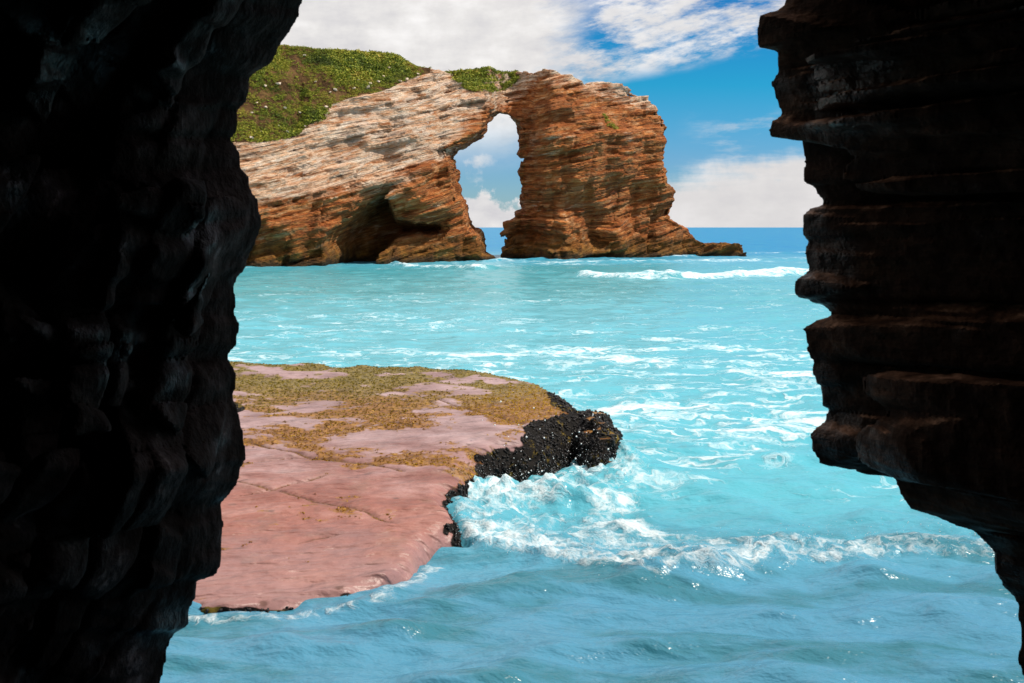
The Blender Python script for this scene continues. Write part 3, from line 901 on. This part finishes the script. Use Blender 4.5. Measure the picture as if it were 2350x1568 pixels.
def build_slab():
    h = 0.032
    xs = np.arange(-5.6, 1.5, h, dtype=np.float32); ys = np.arange(8.6, 18.3, h, dtype=np.float32); zs = np.arange(-0.45, 1.35, h, dtype=np.float32)
    X, Y = np.meshgrid(xs, ys, indexing='ij')
    wob = 0.16 * noise(X * 1.3, Y * 1.3, 0.0, 301, 3)
    d2 = poly_sdf(X, Y, SLAB) + wob
    top = slab_top(X, Y) + 0.05 * noise(X * 0.5, Y * 0.5, 0.0, 303, 2) + 0.045 * noise(X * 0.9 + Y * .4, Y * 2.6 - X, 0.0, 305, 3)
    # joints running down the slab towards the right
    crack = np.zeros_like(X)
    for c0, sl, w in [(16.2, -0.62, 0.03), (14.2, -0.50, 0.025), (12.9, -0.55, 0.022), (18.6, -0.9, 0.025), (11.6, -0.42, 0.02), (9.2, 0.55, 0.018), (10.6, 0.75, 0.02), (12.4, 0.35, 0.016), (10.4, -0.30, 0.018)]:
        dd = np.abs((Y - c0) - sl * (X + 4.5) + 0.22 * noise(X * 0.9, Y * 0.9, c0, 311, 3)) / math.hypot(1, sl)
        on = sstep(-0.15, 0.15, noise(X * 0.8, Y * 0.8, c0, 313, 2))
        crack = np.maximum(crack, np.exp(-(dd / w) ** 2) * on)
    top -= 0.035 * crack
    # rounded shoulders, the seaward end rounder and with bulges
    rr = np.interp(X, [-4, -1, 0.8], [0.18, 0.25, 0.5])
    e = np.clip((-d2) / rr, 0, 1)
    top = top - (1 - np.sqrt(1 - (1 - e) ** 2)) * rr * 1.2
    f = np.maximum(d2[:, :, None] + 0 * zs[None, None, :], (zs[None, None, :] - top[:, :, None]) * 0.9)
    i, j, k = np.nonzero(np.abs(f) < 0.3)
    px, py, pz = xs[i], ys[j], zs[k]
    side = sstep(-0.3, 0.0, d2[i, j])
    f[i, j, k] -= side * (0.13 * noise(px * 2.5, py * 2.5, pz * 2.5, 321, 3)) + 0.008 * noise(px * 5, py * 7, pz * 5, 323, 2)
    v, q = surface_nets(f, (xs[0], ys[0], zs[0]), h)
    n = vert_normals(v, q)
    x, y, z = v.T
    dv = poly_sdf(x, y, SLAB)
    w = 0.8 * noise(x * 0.7, y * 1.2, 0.0, 331, 5, 0.65) + 0.5 * noise(x * 2.0, y * 3.6, 0.0, 333, 4, 0.6)
    zone = sstep(11.2, 14.0, y + 0.30 * (x + 1.5)) * 0.50 + sstep(14.2, 17.0, y) * 0.20 + 0.26 * sstep(-1.2, 0.5, x) * sstep(13.6, 14.8, y)
    zone = zone + 0.22 * sstep(-0.7, -0.25, dv) * sstep(14.8, 15.8, y)
    weed = w * 1.3 + 0.4 * noise(x * 1.3, y * 2.0, 0.0, 335, 4, 0.6) + zone - 0.03
    ck = np.zeros(len(x))
    for c0, sl, wd in [(16.2, -0.62, 0.05), (14.2, -0.50, 0.03), (12.9, -0.55, 0.025), (18.6, -0.9, 0.03), (11.6, -0.42, 0.02), (9.2, 0.55, 0.018), (10.6, 0.75, 0.02), (12.4, 0.35, 0.016), (10.4, -0.30, 0.018)]:
        dd = np.abs((y - c0) - sl * (x + 4.5) + 0.22 * noise(x * 0.9, y * 0.9, c0, 311, 3)) / math.hypot(1, sl)
        ck = np.maximum(ck, np.exp(-(dd / wd) ** 2) * sstep(-0.15, 0.15, noise(x * 0.8, y * 0.8, c0, 313, 2)))
        weed = np.maximum(weed, 0.62 * np.exp(-(dd / (0.09 if c0 == 16.2 else 0.03)) ** 2) * sstep(-0.1, 0.15, noise(x * 0.8, y * 0.8, c0, 313, 2)))
    mus = sstep(np.interp(x, [-0.6, 0.1, 0.5], [-0.25, -0.36, -0.62]), np.interp(x, [-0.6, 0.1, 0.5], [-0.02, -0.16, -0.36]), dv + 0.45 * noise(x * 1.2, y * 1.2, z, 341, 4, 0.6)) * sstep(12.8, 13.4, y) * sstep(-0.7, -0.2, x) * (1 - sstep(15.7, 16.2, y))
    mus = np.maximum(mus, sstep(0.78, 0.5, n[:, 2] + 0.2 * noise(x * 2, y * 2, z * 2, 343, 2)) * sstep(0.55, 0.2, z - 0.5 * sstep(12, 13.5, y)) * np.maximum(sstep(12.5, 13.3, y), sstep(-0.02, 0.2, noise(x * 1.1, y * 1.1, 0.0, 347, 2))))
    mus = np.maximum(mus, sstep(0.42, 0.25, np.hypot((x + 4.05) , (y - 15.0) * 0.7) + 0.15 * noise(x * 3, y * 3, 0.0, 345, 2)))
    wet = sstep(0.35, 0.02, z) + 0.35
    root = make_mesh('flat_rock', v, q, mat_slab(), smooth=True, attrs={'weed': weed, 'mussel': mus, 'crack': ck, 'wet': wet})
    tag(root, 'broad flat pinkish rock slab with yellow brown weed rising from the water', 'rock')
    fc = v[q].mean(1); fm = mus[q].mean(1); fw = weed[q].mean(1); fn = n[q].mean(1); fz = fc[:, 2]
    # mussels
    idx = np.nonzero((fm > 0.55) & (fz > -0.1))[0]
    pick = rng.choice(idx, 9000)
    shells('mussel_bed', fc[pick] + rng.uniform(-0.014, 0.014, (len(pick), 3)), fn[pick], 0.021, bpy.data.materials.get('mussel_shell') or mat_plain('mussel_shell', (0.013, 0.011, 0.012), 0.5, 0.3, 0.8, 12.0), root)
    # weed tufts
    idx = np.nonzero((fw + 0.12 * rng.normal(size=len(fw)) > 0.58) & (fm < 0.4) & (fn[:, 2] > 0.6))[0]
    pick = rng.choice(idx, 14000)
    cc = fc[pick] + rng.uniform(-0.02, 0.02, (len(pick), 3)) * np.array([1, 1, 0.1])
    gold = 0.35 * sstep(-1.5, 0.2, cc[:, 0])
    V, Q, T = leaf_cloud(cc, (0.005 + 0.011 * rng.random(len(cc))).astype(np.float32), fn[pick], 7, 0.6, 0.5 + gold + 0.2 * rng.normal(size=len(cc)))
    m, g, b, pos = material('brown_weed', 0.7, 0.12)
    t = g.attr('tint'); x_, y_, _ = g.xyz(pos)
    g.put(b.inputs['Base Color'], g.mix(g.ss(y_ - x_.max(-2.0) * 0.9, 15.0, 17.5) * 0.8, g.ramp(t, [(0.0, (0.10, 0.034, 0.002)), (0.5, (0.26, 0.112, 0.004)), (1.0, (0.56, 0.36, 0.010))]),
                                        g.ramp(t, [(0.0, (0.050, 0.055, 0.004)), (1.0, (0.27, 0.225, 0.012))])))
    tag(make_mesh('seaweed', V, Q, m, root, False, {'tint': T}), kind='stuff')


def shells(name, cent, nrm, size, mat, parent):
    V0, Q0 = blob(1, 5, 0.1)
    N = len(cent)
    t = rng.normal(size=(N, 3)); t -= (t * nrm).sum(1, keepdims=True) * nrm; t /= np.linalg.norm(t, axis=1, keepdims=True) + 1e-6
    b = np.cross(nrm, t)
    s = size * (0.6 + 0.8 * rng.random((N, 1)))
    V = cent[:, None, :] + (V0[None, :, 0:1] * (t * s)[:, None, :] * 1.0 + V0[None, :, 1:2] * (b * s)[:, None, :] * 0.5 + V0[None, :, 2:3] * (nrm * s)[:, None, :] * 0.9)
    Q = (Q0[None] + (np.arange(N) * len(V0))[:, None, None]).reshape(-1, 3)
    return tag(make_mesh(name, V.reshape(-1, 3), Q, mat, parent, True), kind='stuff')


def build_boulder():
    h = 0.03
    xs = np.arange(0.5, 1.95, h, dtype=np.float32); ys = np.arange(13.5, 16.3, h, dtype=np.float32); zs = np.arange(-0.5, 1.1, h, dtype=np.float32)
    X, Y, Z = np.meshgrid(xs, ys, zs, indexing='ij')
    f = (np.sqrt(((X - 1.10) / 0.42) ** 2 + ((Y - 14.95) / 0.85) ** 2 + ((Z - 0.10) / 0.56) ** 2) - 1) * 0.4
    f -= 0.22 * noise(X * 1.9, Y * 1.6, Z * 1.9, 405, 4)
    v, q = surface_nets(f, (xs[0], ys[0], zs[0]), h)
    n = vert_normals(v, q)
    mus = 0.9 - sstep(0.80, 0.95, n[:, 2]) * 0.6 * sstep(-0.1, 0.2, noise(v[:, 0] * 3, v[:, 1] * 3, 0.0, 411, 2))
    o = make_mesh('boulder', v, q, bpy.data.materials['flat_rock_stone'], attrs={'weed': 0.75 + 0 * mus, 'mussel': mus, 'crack': 0 * mus, 'wet': 0.8 + 0 * mus})
    tag(o, 'rounded black mussel covered boulder at the seaward tip of the flat rock', 'boulder')
    fc = v[q].mean(1); fn = n[q].mean(1)
    idx = np.nonzero((mus[q].mean(1) > 0.5) & (fc[:, 2] > -0.1))[0]
    pick = rng.choice(idx, 3200)
    shells('mussel_bed', fc[pick] + rng.uniform(-0.014, 0.014, (len(pick), 3)), fn[pick], 0.021, bpy.data.materials['mussel_shell'], o)


# ------------------------------------------------------------------ sea
def gp(u, v):
    y = H * F / (v - CY)
    return ((u - CX) / F * y, y)


SURGE = [gp(1035, 1200), gp(1100, 1255), gp(1200, 1275), gp(1350, 1300), gp(1500, 1330), gp(1650, 1315), gp(1850, 1285), gp(2080, 1275), gp(2290, 1280), (5.5, 10.6)]
SPLASH = [gp(1030, 1150), gp(1130, 1150), gp(1250, 1150), gp(1330, 1120), gp(1400, 1090)]
BREAK = [[gp(1295, 634), gp(1420, 640), gp(1560, 640), gp(1700, 636), gp(1830, 632), (24.0, 74), (40, 76), (70, 78)],
         [gp(885, 603), gp(930, 612), gp(1000, 615), gp(1090, 620), gp(1160, 618)],
         [gp(1190, 598), gp(1300, 594), gp(1420, 590), gp(1560, 590), gp(1700, 584), (50, 133)],
         [gp(1080, 606), gp(1150, 600), gp(1280, 604), gp(1480, 603), gp(1700, 600), (55, 112)]]


def build_sea():
    xs = [0.0]
    while xs[-1] < 9000:
        a = xs[-1]
        xs.append(a + (0.036 if a < 4.2 else 0.036 + 0.016 * (a - 4.2)))
    xs = np.array(xs); xs = np.concatenate([-xs[:0:-1], xs])
    ys = [-5.0]
    while ys[-1] < 26000:
        a = ys[-1]
        ys.append(a + (0.25 if a < 6 else 0.032 if a < 17 else 0.032 + 0.0075 * (a - 17)))
    ys = np.array(ys)
    X, Y = np.meshgrid(xs, ys, indexing='ij')
    fade = 1 / (1 + (Y / 500.0) ** 2)
    chop = noise(X * 0.8 + 0.5 * Y, Y * 1.7 - 0.25 * X, 0.0, 504, 3, 0.42)
    z = 0.07 * noise(X * 0.5, Y * 0.9, 0.0, 501, 2) + 0.24 * np.where(chop > 0, np.abs(chop) ** 1.3 * 1.3, chop * 0.7) * (1 - 0.5 * sstep(13, 26, Y)) + 0.07 * (0.30 - np.abs(noise(X * 0.9 + 0.45 * Y, Y * 1.9 - 0.2 * X, 0.0, 503, 3, 0.45))) * (1 - 0.4 * sstep(13, 30, Y))
    far = sstep(14, 60, Y)
    z += far * 0.16 * noise(X * 0.10, Y * 0.28, 0.0, 505, 3) * fade
    z += far * 0.10 * noise(X * 0.35, Y * 0.7, 0.0, 507, 2) * fade
    foam = 0.24 * sstep(14, 20, Y) * (1 - 0.55 * sstep(48, 66, Y)) + 0.08
    foam += 0.14 * sstep(15.5, 18, Y) * (1 - sstep(24, 40, Y))
    foam += 0.20 * noise(X * 0.08, Y * 0.2, 0.0, 511, 3) * sstep(12, 16, Y)
    foam += (0.31 + 0.6 * noise(X * 0.45, Y * 0.9, 0.0, 513, 2)) * sstep(0.3, 1.6, X) * sstep(11.6, 13.4, Y) * (1 - sstep(17.5, 21, Y))
    foam *= 1 - 0.7 * sstep(110, 200, Y)
    foam = np.where(Y < 13.5, foam * sstep(10.8, 12.6, Y + 0.2 * np.maximum(X - 1, 0)), foam)
    fine = np.zeros_like(X)
    # breakers
    for bi, line in enumerate(BREAK):
        near = (Y > 55) & (Y < 150) & (np.abs(X) < 80)
        xx, yy = X[near], Y[near]
        yc = np.interp(xx, [p[0] for p in line], [p[1] for p in line]) + 1.1 * noise(xx * 0.12, bi * 3.0, 0.0, 521 + bi, 3)
        ends = sstep(line[0][0] - 1.0, line[0][0] + 2.5, xx) * (1 - sstep(line[-1][0] - 2.5, line[-1][0] + 1.0, xx))
        t = yy - yc
        hh, wd = [(0.62, 1.5), (0.38, 1.3), (0.30, 1.3), (0.28, 1.2)][bi]
        amp = hh * (0.65 + 0.9 * noise(xx * 0.18, bi * 7.0, 1.0, 531, 2)) * ends
        prof = np.where(t < 0, np.exp(-(t / (wd * 0.55)) ** 2), np.exp(-(t / (wd * 1.8)) ** 2))
        z[near] += amp * prof * (1 + 0.35 * noise(xx * 1.1, yy * 1.1, 0.0, 541, 3))
        wash = np.where(t < 0, np.exp(-(t / (1.5 if bi == 0 else 1.0)) ** 2), np.exp(-(t / (3.4 if bi == 0 else 2.4)) ** 2)) * ends
        patch = [0.92, 0.70, 0.62, 0.6][bi] + 0.45 * noise(xx * 0.22, bi * 2.0, 4.0, 551, 2)
        foam[near] = np.maximum(foam[near], wash * patch)
    foot = (Y > 80) & (Y < 140) & (np.abs(X) < 60)
    foam[foot] = np.maximum(foam[foot], (0.42 + 0.45 * noise(X[foot] * 0.12, Y[foot] * 0.3, 0.0, 557, 3)) * sstep(-14, -8, X[foot]) * np.exp(-((Y[foot] - 0.5 * X[foot] - 96) / 14.0) ** 2))
    # white water round the feet of the cliffs
    foot = (Y > 75) & (Y < 150) & (np.abs(X) < 45)
    foam[foot] = np.maximum(foam[foot], 0.55 * np.exp(-np.abs(Y[foot] - Yb(X[foot]) + 0.8) / 1.0) * (X[foot] < 22))
    # the surge in front of the flat rock
    near = (Y > 8.5) & (Y < 16.5) & (X > -2.0) & (X < 7)
    xx, yy = X[near], Y[near]
    d = line_dist(xx, yy, SURGE)
    yc = np.interp(xx, [p[0] for p in SURGE], [p[1] for p in SURGE])
    t = yy - yc + 0.18 * noise(xx * 1.2, yy * 0.5, 0.0, 561, 3)
    along = np.interp(xx, [-0.8, -0.3, 1.0, 3.0, 5.5], [0.8, 1.0, 0.95, 0.85, 0.6])
    prof = np.where(t < 0, np.exp(-(t / 0.22) ** 2), np.exp(-(t / 0.75) ** 2)) * (xx > -0.9)
    z[near] += 0.10 * along * prof
    turb = noise(xx * 3.5, yy * 3.5, 0.0, 571, 4, 0.65)
    z[near] += (0.08 * turb + 0.04 * noise(xx * 11, yy * 11, 0.0, 573, 2)) * along * np.maximum(prof, 0.7 * np.exp(-((t - 0.5) / 0.7) ** 2))
    f1 = along * np.where(t < 0, np.exp(-(t / 0.24) ** 2), np.exp(-(t / (np.interp(xx, [-0.6, 0.5, 1.5, 4.0], [1.7, 1.5, 1.05, 0.75]) * (1 + 0.4 * noise(xx * 0.8, 0.0, 0.0, 577, 2)))) ** 2)) * sstep(-1.0, -0.4, xx)
    ds = line_dist(xx, yy, SPLASH)
    sp = np.exp(-(ds / 0.55) ** 2)
    z[near] += sp * (0.21 + 0.20 * noise(xx * 2.6, yy * 2.6, 0.0, 581, 4, 0.65))
    f1 = np.maximum(f1 * 0.88, sp * 0.95)
    foam[near] = np.maximum(foam[near], f1 * (0.85 + 0.45 * noise(xx * 1.6, yy * 1.1, 0.0, 583, 3)))
    fine[near] = np.maximum(fine[near], np.clip(1.4 * f1, 0, 1))
    d1 = poly_sdf(xx, yy, [gp(*p) for p in [(1000, 1150), (1090, 1090), (1180, 1095), (1260, 1130), (1400, 1085), (1520, 1170), (1580, 1240), (1400, 1290), (1100, 1258), (1030, 1220)]])
    d2 = poly_sdf(xx, yy, [gp(*p) for p in [(1400, 1190), (1560, 1225), (1900, 1232), (2150, 1240), (2320, 1262), (2310, 1292), (2080, 1285), (1850, 1292), (1500, 1340), (1350, 1300)]])
    n1 = noise(xx * 1.1, yy * 1.6, 0.0, 585, 4, 0.6)
    fill = np.maximum(sstep(0.15, -0.45, d1) * (0.58 + 0.75 * n1), sstep(0.12, -0.25, d2) * (0.50 + 0.75 * n1))
    foam[near] = np.maximum(foam[near], fill)
    fine[near] = np.maximum(fine[near], np.maximum(sstep(0.3, -0.2, d1), sstep(0.3, -0.1, d2)))
    z[near] += 0.07 * sstep(0.1, -0.4, d1) * noise(xx * 3, yy * 3, 0.0, 587, 4, 0.65)
    # wash to the right of the boulder
    dw = line_dist(xx, yy, [gp(1420, 940), gp(1470, 1000), gp(1500, 1060), gp(1640, 1060)])
    foam[near] = np.maximum(foam[near], 0.62 * np.exp(-(dw / 0.8) ** 2))
    near2 = (Y > 13.0) & (Y < 20) & (X > 0.5) & (X < 7)
    dw = line_dist(X[near2], Y[near2], [gp(1400, 935), gp(1500, 960), gp(1650, 1010), gp(1760, 1060)])
    foam[near2] = np.maximum(foam[near2], 0.56 * np.exp(-(dw / 0.9) ** 2))
    # lapping along the front of the slab
    near = (Y > 8.2) & (Y < 10.4) & (X > -6) & (X < -0.4)
    d = np.abs(poly_sdf(X[near], Y[near], SLAB) - 0.10)
    foam[near] = np.maximum(foam[near], 0.62 * np.exp(-(d / 0.14) ** 2)); fine[near] = np.maximum(fine[near], np.exp(-(d / 0.2) ** 2))
    z[near] += 0.05 * np.exp(-(d / 0.15) ** 2) * (1 + noise(X[near] * 5, Y[near] * 5, 0.0, 591, 2))
    deep = sstep(60, 170, Y + 0.25 * X) * 0.92 + 0.06
    cliff_reflection = 0.62 * sstep(36, 56, Y) * (1 - sstep(84, 100, Y - 0.4 * X)) * (1 - sstep(2, 26, X))  # where the painted reflection of the cliff darkens the water
    nx, ny = X.shape
    idx = np.arange(nx * ny).reshape(nx, ny)
    q = np.stack([idx[:-1, :-1], idx[1:, :-1], idx[1:, 1:], idx[:-1, 1:]], -1).reshape(-1, 4)
    v = np.stack([X, Y, z], -1).reshape(-1, 3)
    o = make_mesh('sea', v, q, mat_water(), smooth=True, attrs={'foam': foam.ravel(), 'deep': deep.ravel(), 'cliff_reflection': cliff_reflection.ravel(), 'fine': fine.ravel()})
    tag(o, kind='structure')


def build_spray():
    V0, Q0 = blob(1, 3, 0.15)
    pts, rad = [], []
    def burst(n, line, spread, zmax, r0, r1):
        for _ in range(n):
            t = random.random() * (len(line) - 1); i = int(t); f = t - i
            x = line[i][0] * (1 - f) + line[i + 1][0] * f + random.gauss(0, spread)
            y = line[i][1] * (1 - f) + line[i + 1][1] * f + random.gauss(0, spread)
            z = 0.12 + zmax * random.random() ** 2.2
            pts.append((x, y, z)); rad.append(r0 + (r1 - r0) * random.random() ** 3)
    burst(1700, SPLASH, 0.30, 0.34, 0.001, 0.0042)
    burst(2500, SURGE[:-1], 0.18, 0.22, 0.001, 0.005)
    burst(110, [gp(1130, 1120), gp(1250, 1130), gp(1400, 1090)], 0.20, 0.95, 0.004, 0.014)
    burst(160, [gp(1420, 1060), gp(1440, 960)], 0.2, 0.4, 0.0015, 0.006)
    pts = np.array(pts); rad = np.array(rad)
    V = pts[:, None, :] + V0[None] * rad[:, None, None]
    Q = (Q0[None] + (np.arange(len(pts)) * len(V0))[:, None, None]).reshape(-1, 3)
    m, g, b, pos = material('spray_drops', 0.15, 0.5)
    b.inputs['Base Color'].default_value = (0.86, 0.88, 0.9, 1)
    tag(make_mesh('sea_spray', V.reshape(-1, 3), Q, m, smooth=True), 'white spray drops thrown up where the surge meets the flat rock', 'spray', kind='stuff')


build_world()
arch = build_arch()
build_vegetation(*arch)
build_reef()
build_cave()
build_slab()
build_boulder()
build_sea()
build_spray()
